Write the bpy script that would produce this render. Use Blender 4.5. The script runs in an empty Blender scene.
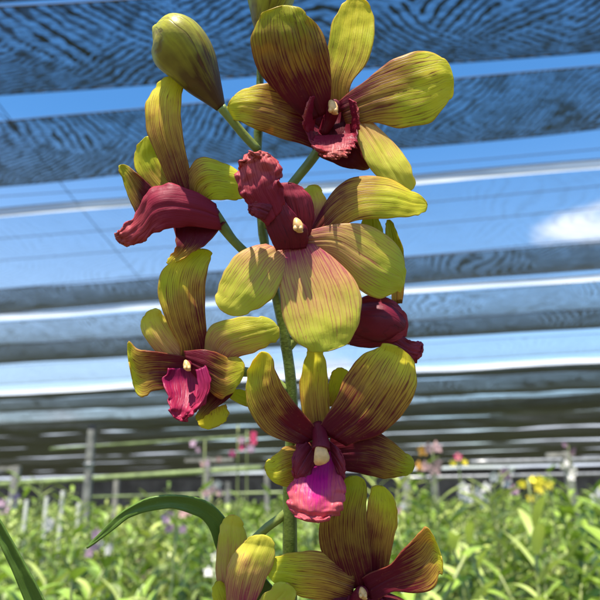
import bpy, math, random
from mathutils import Vector, Matrix, noise
random.seed(7)
S = bpy.context.scene
COL = S.collection
R = math.radians
# ---------------------------------------------------------------- camera
F = 643.0                       # focal length in photo pixels (600 px wide frame)
D0 = 0.26                       # distance of the flower spray
PX = D0 / F                     # size of one photo pixel at the spray
CAMZ = 1.5
cam_d = bpy.data.cameras.new('camera'); cam = bpy.data.objects.new('camera', cam_d); COL.objects.link(cam)
cam_d.sensor_width = 36; cam_d.lens = 36 * F / 600; cam_d.clip_start = .02; cam_d.clip_end = 2000
ROT = Matrix.Rotation(R(90 + 17.3), 4, 'X') @ Matrix.Rotation(R(-1.2), 4, 'Z')
cam.matrix_world = Matrix.Translation((0, 0, CAMZ)) @ ROT
cam_d.dof.use_dof = True; cam_d.dof.focus_distance = D0 - .006; cam_d.dof.aperture_fstop = 17
S.camera = cam
R3 = ROT.to_3x3(); CP = Vector((0, 0, CAMZ))
def pt(px, py, z=0):            # a point near the spray; z = photo pixels towards the viewer
    d = D0 - z * PX
    return CP + R3 @ Vector(((px - 300) / F * d, (300 - py) / F * d, -d))
def ray(px, py): return (R3 @ Vector(((px - 300) / F, (300 - py) / F, -1))).normalized()
def atz(px, py, z):             # where a line of sight meets the level z
    r = ray(px, py); return CP + r * ((z - CAMZ) / r.z)
def aty(px, py, y):             # where it meets the upright plane y metres away
    r = ray(px, py); return CP + r * (y / r.y)
# ---------------------------------------------------------------- light
SUN = Vector((-.13, -.40, 1)).normalized()
el = math.asin(SUN.z); az = math.atan2(SUN.x, SUN.y)
W = bpy.data.worlds.new('World'); S.world = W; W.use_nodes = True
n = W.node_tree.nodes; l = W.node_tree.links
bg = n['Background']; bg.inputs[1].default_value = .07
sky = n.new('ShaderNodeTexSky'); sky.sky_type = 'NISHITA'; sky.sun_disc = False
sky.sun_elevation = el; sky.sun_rotation = az; sky.air_density = 1.1; sky.dust_density = .6; sky.ozone_density = 1.6
tc = n.new('ShaderNodeTexCoord'); mp = n.new('ShaderNodeMapping'); mp.inputs['Scale'].default_value = (1, 1, 2.6)
l.new(tc.outputs['Generated'], mp.inputs[0])
cn = n.new('ShaderNodeTexNoise'); cn.inputs['Scale'].default_value = 3.1; cn.inputs['Detail'].default_value = 7; cn.inputs['Roughness'].default_value = .55
l.new(mp.outputs[0], cn.inputs[0])
sx = n.new('ShaderNodeSeparateXYZ'); l.new(tc.outputs['Generated'], sx.inputs[0])
hz = n.new('ShaderNodeMapRange'); hz.inputs[1].default_value = .0; hz.inputs[2].default_value = .36; hz.inputs[3].default_value = .26; hz.inputs[4].default_value = -.10
l.new(sx.outputs[2], hz.inputs[0])
ad = n.new('ShaderNodeMath'); ad.operation = 'ADD'; l.new(cn.outputs[0], ad.inputs[0]); l.new(hz.outputs[0], ad.inputs[1])
cr = n.new('ShaderNodeMapRange'); cr.inputs[1].default_value = .60; cr.inputs[2].default_value = .76; cr.interpolation_type = 'SMOOTHSTEP'
cd = ray(575, 232); vd_ = n.new('ShaderNodeVectorMath'); vd_.operation = 'SUBTRACT'; l.new(tc.outputs['Generated'], vd_.inputs[0]); vd_.inputs[1].default_value = cd
vs_ = n.new('ShaderNodeVectorMath'); vs_.operation = 'MULTIPLY'; l.new(vd_.outputs[0], vs_.inputs[0]); vs_.inputs[1].default_value = (12, 12, 27)
vl_ = n.new('ShaderNodeVectorMath'); vl_.operation = 'LENGTH'; l.new(vs_.outputs[0], vl_.inputs[0])
bk = n.new('ShaderNodeMapRange'); bk.inputs[1].default_value = 1.4; bk.inputs[2].default_value = .2; bk.inputs[3].default_value = 0; bk.inputs[4].default_value = .24; l.new(vl_.outputs['Value'], bk.inputs[0])
ad2 = n.new('ShaderNodeMath'); ad2.operation = 'ADD'; l.new(ad.outputs[0], ad2.inputs[0]); l.new(bk.outputs[0], ad2.inputs[1])
l.new(ad2.outputs[0], cr.inputs[0])
mx = n.new('ShaderNodeMixRGB'); hs = n.new('ShaderNodeHueSaturation'); hs.inputs['Saturation'].default_value = 1.34; hs.inputs['Value'].default_value = 1.62; l.new(sky.outputs[0], hs.inputs['Color'])
l.new(cr.outputs[0], mx.inputs[0]); l.new(hs.outputs[0], mx.inputs[1]); mx.inputs[2].default_value = (7.6, 8.3, 9.6, 1)
# thin high veil, thicker towards the horizon
vn = n.new('ShaderNodeTexNoise'); vn.inputs['Scale'].default_value = 1.6; vn.inputs['Detail'].default_value = 4; l.new(mp.outputs[0], vn.inputs[0])
ve = n.new('ShaderNodeMapRange'); ve.inputs[1].default_value = .08; ve.inputs[2].default_value = .52; ve.inputs[3].default_value = .50; ve.inputs[4].default_value = .0; l.new(sx.outputs[2], ve.inputs[0])
vx = n.new('ShaderNodeMapRange'); vx.inputs[1].default_value = -.55; vx.inputs[2].default_value = .5; vx.inputs[3].default_value = 1.25; vx.inputs[4].default_value = .45; l.new(sx.outputs[0], vx.inputs[0])
vm1 = n.new('ShaderNodeMath'); vm1.operation = 'MULTIPLY'; l.new(ve.outputs[0], vm1.inputs[0]); l.new(vx.outputs[0], vm1.inputs[1])
vm2 = n.new('ShaderNodeMath'); vm2.operation = 'MULTIPLY_ADD'; vm2.use_clamp = True; l.new(vn.outputs[0], vm2.inputs[0]); vm2.inputs[1].default_value = .9; vm2.inputs[2].default_value = .35
vm3 = n.new('ShaderNodeMath'); vm3.operation = 'MULTIPLY'; vm3.use_clamp = True; l.new(vm1.outputs[0], vm3.inputs[0]); l.new(vm2.outputs[0], vm3.inputs[1])
mv = n.new('ShaderNodeMixRGB'); l.new(vm3.outputs[0], mv.inputs[0]); l.new(mx.outputs[0], mv.inputs[1]); mv.inputs[2].default_value = (6.4, 7.0, 8.2, 1)
l.new(mv.outputs[0], bg.inputs[0])
sd = bpy.data.lights.new('sun', 'SUN'); sd.energy = 5.0; sd.angle = R(.5); sd.color = (1, .95, .86)
so = bpy.data.objects.new('sun', sd); COL.objects.link(so); so.rotation_euler = SUN.to_track_quat('Z', 'Y').to_euler()
S.view_settings.view_transform = 'Standard'; S.view_settings.look = 'None'; S.view_settings.exposure = 1.1
S.view_settings.gamma = 1; S.view_settings.use_curve_mapping = False
S.render.engine = 'CYCLES'
S.cycles.transparent_max_bounces = 24; S.cycles.max_bounces = 8
# ---------------------------------------------------------------- object helpers
def tag(o, label=None, cat=None, group=None, kind=None):
    if label: o['label'] = label
    if cat: o['category'] = cat
    if group: o['group'] = group
    if kind: o['kind'] = kind
    return o
def empty(name, loc=(0, 0, 0)):
    o = bpy.data.objects.new(name, None); COL.objects.link(o); o.location = loc; o.empty_display_size = .05; return o
class MB:
    def __init__(s): s.v = []; s.f = []; s.a = {}; s.mi = []
    def add(s, vs, fs, mi=0, **att):
        b = len(s.v); s.v += [Vector(v) for v in vs]; s.f += [tuple(i + b for i in f) for f in fs]; s.mi += [mi] * len(fs)
        for k in set(list(s.a) + list(att)):
            s.a.setdefault(k, [0.0] * b); s.a[k] += list(att.get(k, [0.0] * len(vs)))
    def box(s, c, d, rz=0, mi=0):
        m = Matrix.Rotation(rz, 3, 'Z'); c = Vector(c)
        vs = [c + m @ Vector((x * d[0] / 2, y * d[1] / 2, z * d[2] / 2)) for x in (-1, 1) for y in (-1, 1) for z in (-1, 1)]
        s.add(vs, [(0, 1, 3, 2), (4, 6, 7, 5), (0, 4, 5, 1), (2, 3, 7, 6), (0, 2, 6, 4), (1, 5, 7, 3)], mi)
    def tube(s, pts, rad, seg=12, mi=0, lobes=0, cap=True, squash=1.0):
        pts = [Vector(p) for p in pts]
        n = len(pts); vs = []; pu = []; pv = []; up = None
        for i, p in enumerate(pts):
            t = (pts[min(i + 1, n - 1)] - pts[max(i - 1, 0)]).normalized()
            if up is None: up = t.orthogonal().normalized()
            up = (up - t * up.dot(t)).normalized(); w = t.cross(up)
            for k in range(seg):
                a = 2 * math.pi * k / seg; r = rad[i] * (1 + lobes * math.cos(3 * a) - (.16 * math.exp(-(math.sin(1.5 * a + .6 + i * .02) / .12) ** 2) * (i / n) ** 1.5 if lobes == .05 else 0))
                vs.append(p + up * math.cos(a) * r + w * math.sin(a) * r * squash); pu.append(i / (n - 1)); pv.append(math.sin(a * .5) * 2 - 1)
        fs = [(i * seg + k, i * seg + (k + 1) % seg, (i + 1) * seg + (k + 1) % seg, (i + 1) * seg + k) for i in range(n - 1) for k in range(seg)]
        if cap:
            for e in (0, n - 1):
                vs.append(pts[e]); pu.append(e / (n - 1)); pv.append(0); c = len(vs) - 1
                fs += [(e * seg + k, c, e * seg + (k + 1) % seg) if e == 0 else (e * seg + k, e * seg + (k + 1) % seg, c) for k in range(seg)]
        s.add(vs, fs, mi, pu=pu, pv=pv)
    def build(s, name, mat, parent=None, off=(0, 0, 0), smooth=True, solid=0):
        me = bpy.data.meshes.new(name); off = Vector(off)
        me.from_pydata([v - off for v in s.v], [], s.f)
        for m in (mat if isinstance(mat, (list, tuple)) else [mat]): me.materials.append(m)
        for i, p in enumerate(me.polygons): p.use_smooth = smooth; p.material_index = s.mi[i]
        for k, vals in s.a.items():
            at = me.attributes.new(k, 'FLOAT', 'POINT'); at.data.foreach_set('value', vals)
        me.update()
        o = bpy.data.objects.new(name, me); COL.objects.link(o)
        if parent: o.parent = parent
        if solid:
            md = o.modifiers.new('thickness', 'SOLIDIFY'); md.thickness = solid; md.offset = 0
        return o
def copy_tree(o, parent=None):
    c = o.copy(); COL.objects.link(c); c.parent = parent
    for ch in list(o.children): copy_tree(ch, c)
    return c
def cr_(p0, p1, p2, p3, t):
    return .5 * ((2 * p1) + (p2 - p0) * t + (2 * p0 - 5 * p1 + 4 * p2 - p3) * t * t + (3 * p1 - p0 - 3 * p2 + p3) * t ** 3)
def spline(ps, n):
    ps = [Vector(p) for p in ps]; out = []
    m = len(ps) - 1
    for i in range(n + 1):
        x = i / n * m; k = min(int(x), m - 1); t = x - k
        a = ps[k - 1] if k else ps[0] * 2 - ps[1]; d = ps[k + 2] if k + 2 <= m else ps[m] * 2 - ps[m - 1]
        out.append(cr_(a, ps[k], ps[k + 1], d, t))
    return out
# ---------------------------------------------------------------- material helpers
class NT:
    def __init__(s, name):
        s.m = bpy.data.materials.new(name); s.m.use_nodes = True; s.t = s.m.node_tree; s.n = s.t.nodes; s.l = s.t.links
        s.b = s.n['Principled BSDF']; s.o = s.n['Material Output']
    def new(s, ty, **kw):
        x = s.n.new(ty)
        for k, v in kw.items(): setattr(x, k, v)
        return x
    def put(s, sock, v):
        if hasattr(v, 'is_linked') or hasattr(v, 'links'): s.l.new(v, sock)
        else: sock.default_value = v
    def math(s, op, a, b=0, c=None, clamp=False):
        x = s.new('ShaderNodeMath', operation=op, use_clamp=clamp); s.put(x.inputs[0], a); s.put(x.inputs[1], b)
        if c is not None: s.put(x.inputs[2], c)
        return x.outputs[0]
    def ss(s, v, a, b, lo=0, hi=1):
        x = s.new('ShaderNodeMapRange', interpolation_type='SMOOTHSTEP'); s.put(x.inputs[0], v)
        for i, q in zip((1, 2, 3, 4), (a, b, lo, hi)): s.put(x.inputs[i], q)
        return x.outputs[0]
    def mix(s, f, a, b, mode='MIX'):
        x = s.new('ShaderNodeMixRGB', blend_type=mode)
        for i, q in enumerate((f, a, b)):
            if isinstance(q, tuple) and len(q) == 3: q = q + (1,)
            s.put(x.inputs[i], q)
        return x.outputs[0]
    def noise(s, vec, scale, detail=3, rough=.5, dist=0):
        x = s.new('ShaderNodeTexNoise'); s.l.new(vec, x.inputs[0]); x.inputs['Scale'].default_value = scale
        x.inputs['Detail'].default_value = detail; x.inputs['Roughness'].default_value = rough; x.inputs['Distortion'].default_value = dist; return x.outputs[0]
    def coord(s, k='Object', scale=(1, 1, 1), rot=(0, 0, 0)):
        x = s.new('ShaderNodeTexCoord'); m = s.new('ShaderNodeMapping'); m.inputs['Scale'].default_value = scale; m.inputs['Rotation'].default_value = rot
        s.l.new(x.outputs[k], m.inputs[0]); return m.outputs[0]
    def attr(s, k):
        x = s.new('ShaderNodeAttribute'); x.attribute_name = k; return x.outputs['Fac']
    def bump(s, h, strength=.3, dist=.001):
        x = s.new('ShaderNodeBump'); x.inputs['Strength'].default_value = strength; x.inputs['Distance'].default_value = dist
        s.l.new(h, x.inputs['Height']); s.l.new(x.outputs[0], s.b.inputs['Normal']); return x.outputs[0]
    def translucent(s, col, f, normal=None):
        t = s.new('ShaderNodeBsdfTranslucent'); s.put(t.inputs[0], col); mx = s.new('ShaderNodeMixShader'); mx.inputs[0].default_value = f
        s.l.new(s.b.outputs[0], mx.inputs[1]); s.l.new(t.outputs[0], mx.inputs[2]); s.l.new(mx.outputs[0], s.o.inputs[0])
def simple(name, col, rough=.6, var=.15, scale=40, bump=.2, metal=0, spec=.4):
    t = NT(name); c = t.coord(); nz = t.noise(c, scale, 4)
    a = tuple(x * (1 - var) for x in col); b = tuple(min(1, x * (1 + var)) for x in col)
    t.put(t.b.inputs['Base Color'], t.mix(t.ss(nz, .35, .65), a, b)); t.b.inputs['Roughness'].default_value = rough
    t.b.inputs['Metallic'].default_value = metal; t.b.inputs['Specular IOR Level'].default_value = spec
    if bump: t.bump(nz, bump, .002)
    return t.m
def petal_mat(name, tipc, midc, basec, veinc, veins=33, spec=.22, trans=.52, rough=.40, veinstr=.62, centre=None):
    t = NT(name); pu = t.attr('pu'); pc = t.attr('pc'); mar = t.attr('mar'); pv = t.attr('pv')
    oc = t.coord(); nz = t.noise(oc, 130, 3); nf = t.noise(oc, 700, 3, .6); nl = t.noise(oc, 45, 2)
    # vein phase runs across the petal, wobbling a little along it
    sdn = t.attr('sd')
    cx = t.new('ShaderNodeCombineXYZ'); t.l.new(t.math('MULTIPLY', pc, 3.2), cx.inputs[0]); t.l.new(t.math('MULTIPLY', pu, 1.6), cx.inputs[1]); t.l.new(sdn, cx.inputs[2])
    wob = t.noise(cx.outputs[0], 2.2, 2)
    ph = t.math('ADD', t.math('MULTIPLY', pc, float(veins)), t.math('MULTIPLY', wob, 7.0))
    ln = t.math('ABSOLUTE', t.math('SINE', ph))
    line = t.ss(ln, .0, .5, 1, 0)
    cy = t.new('ShaderNodeCombineXYZ'); t.l.new(t.math('MULTIPLY', pc, 14.0), cy.inputs[0]); t.l.new(t.math('MULTIPLY', pu, 3.0), cy.inputs[1]); t.l.new(sdn, cy.inputs[2])
    brk = t.ss(t.noise(cy.outputs[0], 1.6, 3), .36, .62)
    # how far the dark red runs up from the base
    reach = t.math('ADD', mar, t.math('MULTIPLY', t.math('SUBTRACT', nz, .5), .35))
    reach = t.math('ADD', reach, t.math('MULTIPLY', t.math('SUBTRACT', brk, .5), .10))
    d = t.math('SUBTRACT', reach, pu)
    deep = t.math('ADD', t.ss(d, .04, .42), t.math('MULTIPLY', t.math('MULTIPLY', t.ss(ln, .15, .75, 1, 0), t.ss(d, -.22, .12)), .35), clamp=True)
    mid = t.ss(d, -.22, .12)
    col = t.mix(t.ss(nl, .3, .7), tipc, tuple(c * k for c, k in zip(tipc, (.80, .93, .8))))
    col = t.mix(t.math('MULTIPLY', mid, .60), col, midc)
    col = t.mix(deep, col, basec)
    if centre:
        cm = t.math('MULTIPLY', t.ss(t.math('ADD', t.math('ADD', t.math('ABSOLUTE', pc), t.math('MULTIPLY', pu, .35)), t.math('MULTIPLY', brk, .22)), .38, .92, 1, 0), t.ss(t.math('ADD', pu, t.math('MULTIPLY', brk, .12)), .5, .85, 1, 0))
        col = t.mix(cm, col, centre)
    vm = t.math('MULTIPLY', t.math('MULTIPLY', line, t.ss(d, -.50, -.08)), t.math('MULTIPLY', t.math('ADD', brk, .25), veinstr, clamp=True), clamp=True)
    col = t.mix(vm, col, veinc)
    edge = t.ss(t.math('ABSOLUTE', pv), .93, 1.0)
    col = t.mix(t.math('MULTIPLY', edge, .4), col, midc)
    col = t.mix(t.ss(nf, .62, .74, 0, .35), col, midc)
    t.put(t.b.inputs['Base Color'], col); t.b.inputs['Roughness'].default_value = rough; t.b.inputs['Specular IOR Level'].default_value = spec
    t.b.inputs['Sheen Weight'].default_value = 0
    h = t.math('ADD', t.math('MULTIPLY', line, -.5), t.math('ADD', t.math('MULTIPLY', nf, .5), t.math('MULTIPLY', nz, 1.3)))
    t.bump(h, .38, .0004)
    t.translucent(col, trans)
    return t.m
M = {}
M['petal'] = petal_mat('yellow_green_petal', (.80, .69, .05), (.55, .17, .07), (.19, .012, .03), (.20, .02, .025))
M['petal_dark'] = petal_mat('olive_red_petal', (.56, .50, .03), (.38, .11, .05), (.16, .011, .025), (.14, .014, .02))
M['petal_pink'] = petal_mat('pink_based_petal', (.76, .67, .085), (.72, .34, .18), (.46, .04, .14), (.50, .12, .10), veinstr=.55)
M['lip'] = petal_mat('rose_lip', (.50, .10, .09), (.42, .035, .06), (.25, .013, .035), (.24, .012, .03), veins=26, trans=.25, rough=.5)
M['lip_magenta'] = petal_mat('magenta_lip', (.64, .10, .13), (.58, .03, .14), (.30, .01, .08), (.36, .005, .16), veins=24, trans=.3, rough=.42, centre=(.58, .008, .20))
M['lip_deep'] = petal_mat('deep_rose_lip', (.40, .025, .075), (.32, .01, .05), (.26, .008, .07), (.22, .004, .06), veins=24, trans=.3, rough=.42)
M['lip_dark'] = petal_mat('maroon_lip', (.27, .022, .04), (.20, .012, .03), (.14, .007, .02), (.06, .004, .014), veins=22, trans=.12, rough=.45)
M['column'] = simple('cream_column', (.70, .40, .15), .35, .12, 400, .2)
def green_mat(name, col, tr, rough=.4, var=.3, scale=60, ribs=True):
    t = NT(name); oc = t.coord(); nz = t.noise(oc, scale, 3); pu = t.attr('pu')
    c = t.mix(t.ss(nz, .3, .7), tuple(x * (1 - var) for x in col), tuple(x * (1 + var) for x in col))
    info = t.new('ShaderNodeObjectInfo'); c = t.mix(t.math('MULTIPLY', info.outputs['Random'], .35), c, (col[0] * 1.5, col[1] * 1.25, col[2] * .8))
    t.put(t.b.inputs['Base Color'], c); t.b.inputs['Roughness'].default_value = rough
    t.bump(t.noise(oc, scale * 5, 2), .15, .001)
    t.translucent(t.mix(1, c, (1.3, 1.5, .6), 'MULTIPLY'), tr)
    return t.m
M['stem'] = green_mat('green_stem', (.10, .145, .022), .04, .4, .25, 160)
LEAF_LATER = 1
M['stalk'] = green_mat('flower_stalk_green', (.17, .22, .045), .1, .4, .25, 160)
M['leaf'] = petal_mat('orchid_leaf_green', (.25, .36, .05), (.16, .26, .04), (.10, .18, .022), (.19, .28, .05), veins=34, trans=.3, rough=.36, spec=.45)
M['bud'] = petal_mat('bud_skin', (.44, .42, .03), (.17, .12, .025), (.075, .035, .015), (.13, .05, .02), veins=12, trans=.1, rough=.38, veinstr=.4)
# ---------------------------------------------------------------- petals from rows of edge points
EW = 1.3
def petal(name, parent, rows, mat='petal', mar=.5, cup=8, tilt=0, z0=0, ruffle=0, rf=9, nu=40, nv=26, pointy=.5, seed=0, base=0., side=0, thick=.00045):
    """rows: (lx,ly,rx,ry,z)... ending with the tip (x,y[,z]).  cup>0: edges nearer the viewer than the midline."""
    tip = rows[-1]; rows = [tuple(r) + ((0,) if len(r) == 4 else ()) for r in rows[:-1]]
    tz = tip[2] if len(tip) > 2 else rows[-1][4]
    L = [Vector((r[0], r[1], r[4])) for r in rows]; Rr = [Vector((r[2], r[3], r[4])) for r in rows]
    T = Vector((tip[0], tip[1], tz)); m = len(rows) - 1
    L2 = L + [T]; R2 = Rr + [T]
    ml = [(a + b) / 2 for a, b in zip(L2, R2)]
    sec = []
    wm = max((a - b).length for a, b in zip(L, Rr)) / 2
    for i in range(nu + 1):
        x = i / nu; x = 1 - (1 - x) ** 1.35
        x *= (m + 1); k = min(int(x), m); t = x - k
        def ev(A):
            a = A[k - 1] if k else A[0] * 2 - A[1]; d = A[k + 2] if k + 2 <= m + 1 else A[-1]
            return cr_(a, A[k], A[k + 1], d, t)
        if k < m:
            l_, r_ = ev(L2), ev(R2)
        else:
            mid = ml[m].lerp(ml[m + 1], t)
            q = max(0, 1 - t ** 2) ** pointy
            hv = (L[m] - Rr[m]) / 2
            l_ = mid + hv * q; r_ = mid - hv * q
        sec.append((l_, r_))
    vs = []; pu = []; pv = []; pc = []; ma = []
    for i, (l_, r_) in enumerate(sec):
        u = i / nu; w = (l_ - r_).length / 2; wf = w / wm
        for j in range(nv + 1):
            v = -1 + 2 * j / nv
            p = l_.lerp(r_, (v + 1) / 2)
            z = p.z + .5 * cup * wf * (abs(v) ** 2 - .35) - tilt * wf * v + z0 + EW * (abs(v) ** 3) * math.sin(u * 11 + (2.2 if v > 0 else 0) + seed * 1.9) * min(1, u * 2)
            fr = 2.4 * noise.noise(Vector((u * rf * .55, v * 2.0 + seed, seed * 1.3))) + 1.2 * noise.noise(Vector((u * rf * 1.3, v * 5, seed)))
            z += ruffle * (abs(v) ** 3 * .8 + .45 * u * u) * fr * min(1, u * 3)
            z += .22 * math.sin(v * 15 + 2 * noise.noise(Vector((u * 2, seed, 0)))) * (1 - u) ** .5 * (1 - v * v)
            nn = noise.noise(Vector((p.x * .035 + seed * 3.1, p.y * .035, seed))) * 3.2 + noise.noise(Vector((p.x * .1, p.y * .1, seed + 5))) * 1.0
            z += nn * min(1, u * 2)
            z += -1.2 * math.exp(-(v / .07) ** 2) * (1 - u)
            e = 1.3 * abs(v) ** 4 * noise.noise(Vector((u * 9, v * 2, seed + 2))) + .8 * ruffle * max(abs(v) ** 4, u ** 6) * noise.noise(Vector((u * rf, v * 4, seed)))   # uneven margin
            q = pt(p.x + e * 1.2, p.y + e, z)
            vs.append(q); pu.append(base + u * (1 - base)); pv.append(v); pc.append(v * (wf ** .55)); ma.append(mar + side * v)
    fs = [(i * (nv + 1) + j, i * (nv + 1) + j + 1, (i + 1) * (nv + 1) + j + 1, (i + 1) * (nv + 1) + j) for i in range(nu) for j in range(nv)]
    b = MB(); b.add(vs, fs, 0, pu=pu, pv=pv, pc=pc, mar=ma, sd=[seed * 3.7] * len(vs))
    return b.build(name, M[mat] if isinstance(mat, str) else mat, parent, ROOT.location, solid=thick)
def tubep(b, pts, n=16, seg=14, mi=0, lobes=0, squash=1.):
    """pts: (px, py, z, r) in photo pixels"""
    sp = spline([p[:3] for p in pts], n); rr = spline([(p[3], 0, 0) for p in pts], n)
    b.tube([pt(*p) for p in sp], [max(.1, r.x) * PX for r in rr], seg, mi, lobes, squash=squash)
# ================================================================= SETTING
GZ = 0.0
def ground():
    b = MB(); b.add([(-600, -600, 0), (600, -600, 0), (600, 600, 0), (-600, 600, 0)], [(0, 1, 2, 3)])
    t = NT('damp_soil'); c = t.coord(); a = t.noise(c, 1.3, 6); d = t.noise(c, 30, 5)
    t.put(t.b.inputs['Base Color'], t.mix(t.ss(a, .35, .65), t.mix(d, (.05, .035, .022), (.13, .1, .07)), (.06, .075, .03)))
    t.b.inputs['Roughness'].default_value = .95; t.bump(d, .5, .02)
    o = b.build('ground', t.m, smooth=False); tag(o, kind='structure')
ground()
# ---------------------------------------------------------------- shade nets
HN = 3.1                        # height of the net roof
def net_mat(name, dens, lit=(.045, .05, .065), moire=1.0, rot=.5, sc=1.0, base_=.58, pk=2.3):
    t = NT(name); oc = t.coord('Object')
    ns = t.noise(oc, 1.7, 3); nb = t.noise(oc, 7 * sc, 4, .6)
    # interference ripples of two woven layers
    def warp(amp1, amp2):
        n1 = t.new('ShaderNodeTexNoise'); n1.inputs['Scale'].default_value = .9; n1.inputs['Detail'].default_value = 1; t.l.new(oc, n1.inputs[0])
        n2 = t.new('ShaderNodeTexNoise'); n2.inputs['Scale'].default_value = 7 * sc; n2.inputs['Detail'].default_value = 3; n2.inputs['Roughness'].default_value = .6; t.l.new(oc, n2.inputs[0])
        v = oc
        for nn, am in ((n1, amp1), (n2, amp2)):
            ma = t.new('ShaderNodeVectorMath', operation='MULTIPLY_ADD'); t.l.new(nn.outputs['Color'], ma.inputs[0]); ma.inputs[1].default_value = (am, am, 0); t.l.new(v, ma.inputs[2]); v = ma.outputs[0]
        return v
    wv = warp(1.0, .055)
    def wave(rr, scl):
        mp_ = t.new('ShaderNodeMapping'); mp_.inputs['Rotation'].default_value = (0, 0, rr); t.l.new(wv, mp_.inputs[0])
        w = t.new('ShaderNodeTexWave', wave_type='BANDS', bands_direction='X', wave_profile='SIN'); t.l.new(mp_.outputs[0], w.inputs[0])
        w.inputs['Scale'].default_value = scl * sc; w.inputs['Distortion'].default_value = 1.2; w.inputs['Detail'].default_value = 2; w.inputs['Detail Scale'].default_value = 2.5
        return w.outputs['Fac']
    sel = t.ss(t.noise(oc, 1.1, 2), .46, .56)
    wf_ = t.mix(sel, wave(rot, 8.5), wave(-rot * 1.2, 9.5))
    rip = t.math('MULTIPLY', t.ss(wf_, .10, .42, 1, 0), t.ss(t.noise(oc, 9 * sc, 2), .34, .52, .2, 1))
    amt = t.ss(ns, .3, .52)
    fine = t.noise(t.coord('Object', (14, 90, 1)), 1, 3, .6)
    patt = t.math('MULTIPLY', t.math('MULTIPLY', rip, t.math('ADD', t.math('MULTIPLY', amt, .75), .3)), moire)
    patt = t.math('ADD', patt, t.math('MULTIPLY', t.math('MULTIPLY', t.ss(nb, .50, .60), t.math('SUBTRACT', 1.1, amt)), .55 * moire))
    patt = t.math('ADD', patt, t.math('MULTIPLY', t.ss(fine, .45, .65), .3 * moire))
    # threads cover more of the view the more obliquely one looks through them
    g = t.new('ShaderNodeNewGeometry'); vd = t.new('ShaderNodeVectorMath', operation='DOT_PRODUCT')
    t.l.new(g.outputs['Incoming'], vd.inputs[0]); t.l.new(g.outputs['True Normal'], vd.inputs[1])
    cs = t.math('MAXIMUM', t.math('ABSOLUTE', vd.outputs['Value']), .05)
    k = t.math('ADD', dens * base_, t.math('MULTIPLY', patt, dens * pk))
    tr = t.math('POWER', 2.71828, t.math('MULTIPLY', t.math('DIVIDE', k, cs), -1.0))
    t.put(t.b.inputs['Base Color'], t.mix(t.ss(t.noise(t.coord('Object', (2, 25, 1)), 1, 4), .4, .7), lit, tuple(min(.5, x * 2.3) for x in lit)))
    t.b.inputs['Roughness'].default_value = .42; t.b.inputs['Specular IOR Level'].default_value = .5
    tp = t.new('ShaderNodeBsdfTransparent'); m2 = t.new('ShaderNodeMixShader'); t.l.new(tr, m2.inputs[0]); t.l.new(t.b.outputs[0], m2.inputs[1]); t.l.new(tp.outputs[0], m2.inputs[2]); t.l.new(m2.outputs[0], t.o.inputs[0])
    return t.m
NM = {
 'moire': net_mat('rippled_double_net', .36, moire=1.6, rot=.85, sc=1.0, base_=.66, pk=5, lit=(.008, .012, .028)),
 'fine': net_mat('fine_net', .34, moire=1.3, rot=.55, sc=1.0, base_=.66, pk=4.4, lit=(.012, .018, .035)),
 'clear': net_mat('worn_thin_net', .045, moire=.5, lit=(.18, .2, .24), sc=.7),
 'grey': net_mat('grey_net', .66, moire=.5, lit=(.035, .035, .04), sc=.8),
 'light': net_mat('pale_net', .16, moire=1.2, lit=(.12, .13, .16)),
 'dark': net_mat('dense_black_net', 1.2, moire=.2, lit=(.022, .023, .028)),
}
def net(top, bot, mat, label, z=HN, group=None, sag=.02, seed=0, x0=-260, x1=860):
    """top / bot: y in the photo at x=0 and x=600 of the strip's far and near edge lines on the roof level"""
    def edge(e, x): return e[0] + (e[1] - e[0]) * x / 600
    A = atz(x0, edge(top, x0), z); B = atz(x1, edge(top, x1), z); C = atz(x1, edge(bot, x1), z); D = atz(x0, edge(bot, x0), z)
    nu, nv = 44, 5; vs = []; uvs = []
    o0 = (A + B + C + D) / 4
    for i in range(nu + 1):
        for j in range(nv + 1):
            u, v = i / nu, j / nv
            p = A.lerp(B, u).lerp(D.lerp(C, u), v)
            wdt = (A - D).length
            p = p + Vector((0, 0, -sag * math.sin(math.pi * v) * 2 + sag * noise.noise(Vector((p.x * 1.1, p.y * 1.3, seed)))))
            if j in (0, nv): p = p + Vector((0, .035 * min(1, wdt * 3) * noise.noise(Vector((p.x * .9, seed * 7 + j, 3))), 0))
            vs.append(p)
    fs = [(i * (nv + 1) + j, i * (nv + 1) + j + 1, (i + 1) * (nv + 1) + j + 1, (i + 1) * (nv + 1) + j) for i in range(nu) for j in range(nv)]
    b = MB(); b.add(vs, fs)
    # hemmed edges with a rope: part of the strip
    root = b.build('shade_net', NM[mat], off=(o0.x, o0.y, z)); root.location = (o0.x, o0.y, z)
    tag(root, label, 'shade net', group)
    e = MB()
    for jj in (0, nv):
        e.tube([vs[i * (nv + 1) + jj] for i in range(nu + 1)], [.0035] * (nu + 1), 5)
    e.build('hem', M['hem'], root, (o0.x, o0.y, z))
    return root
M['hem'] = simple('black_hem', (.02, .022, .03), .6, .3, 30, 0)
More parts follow.
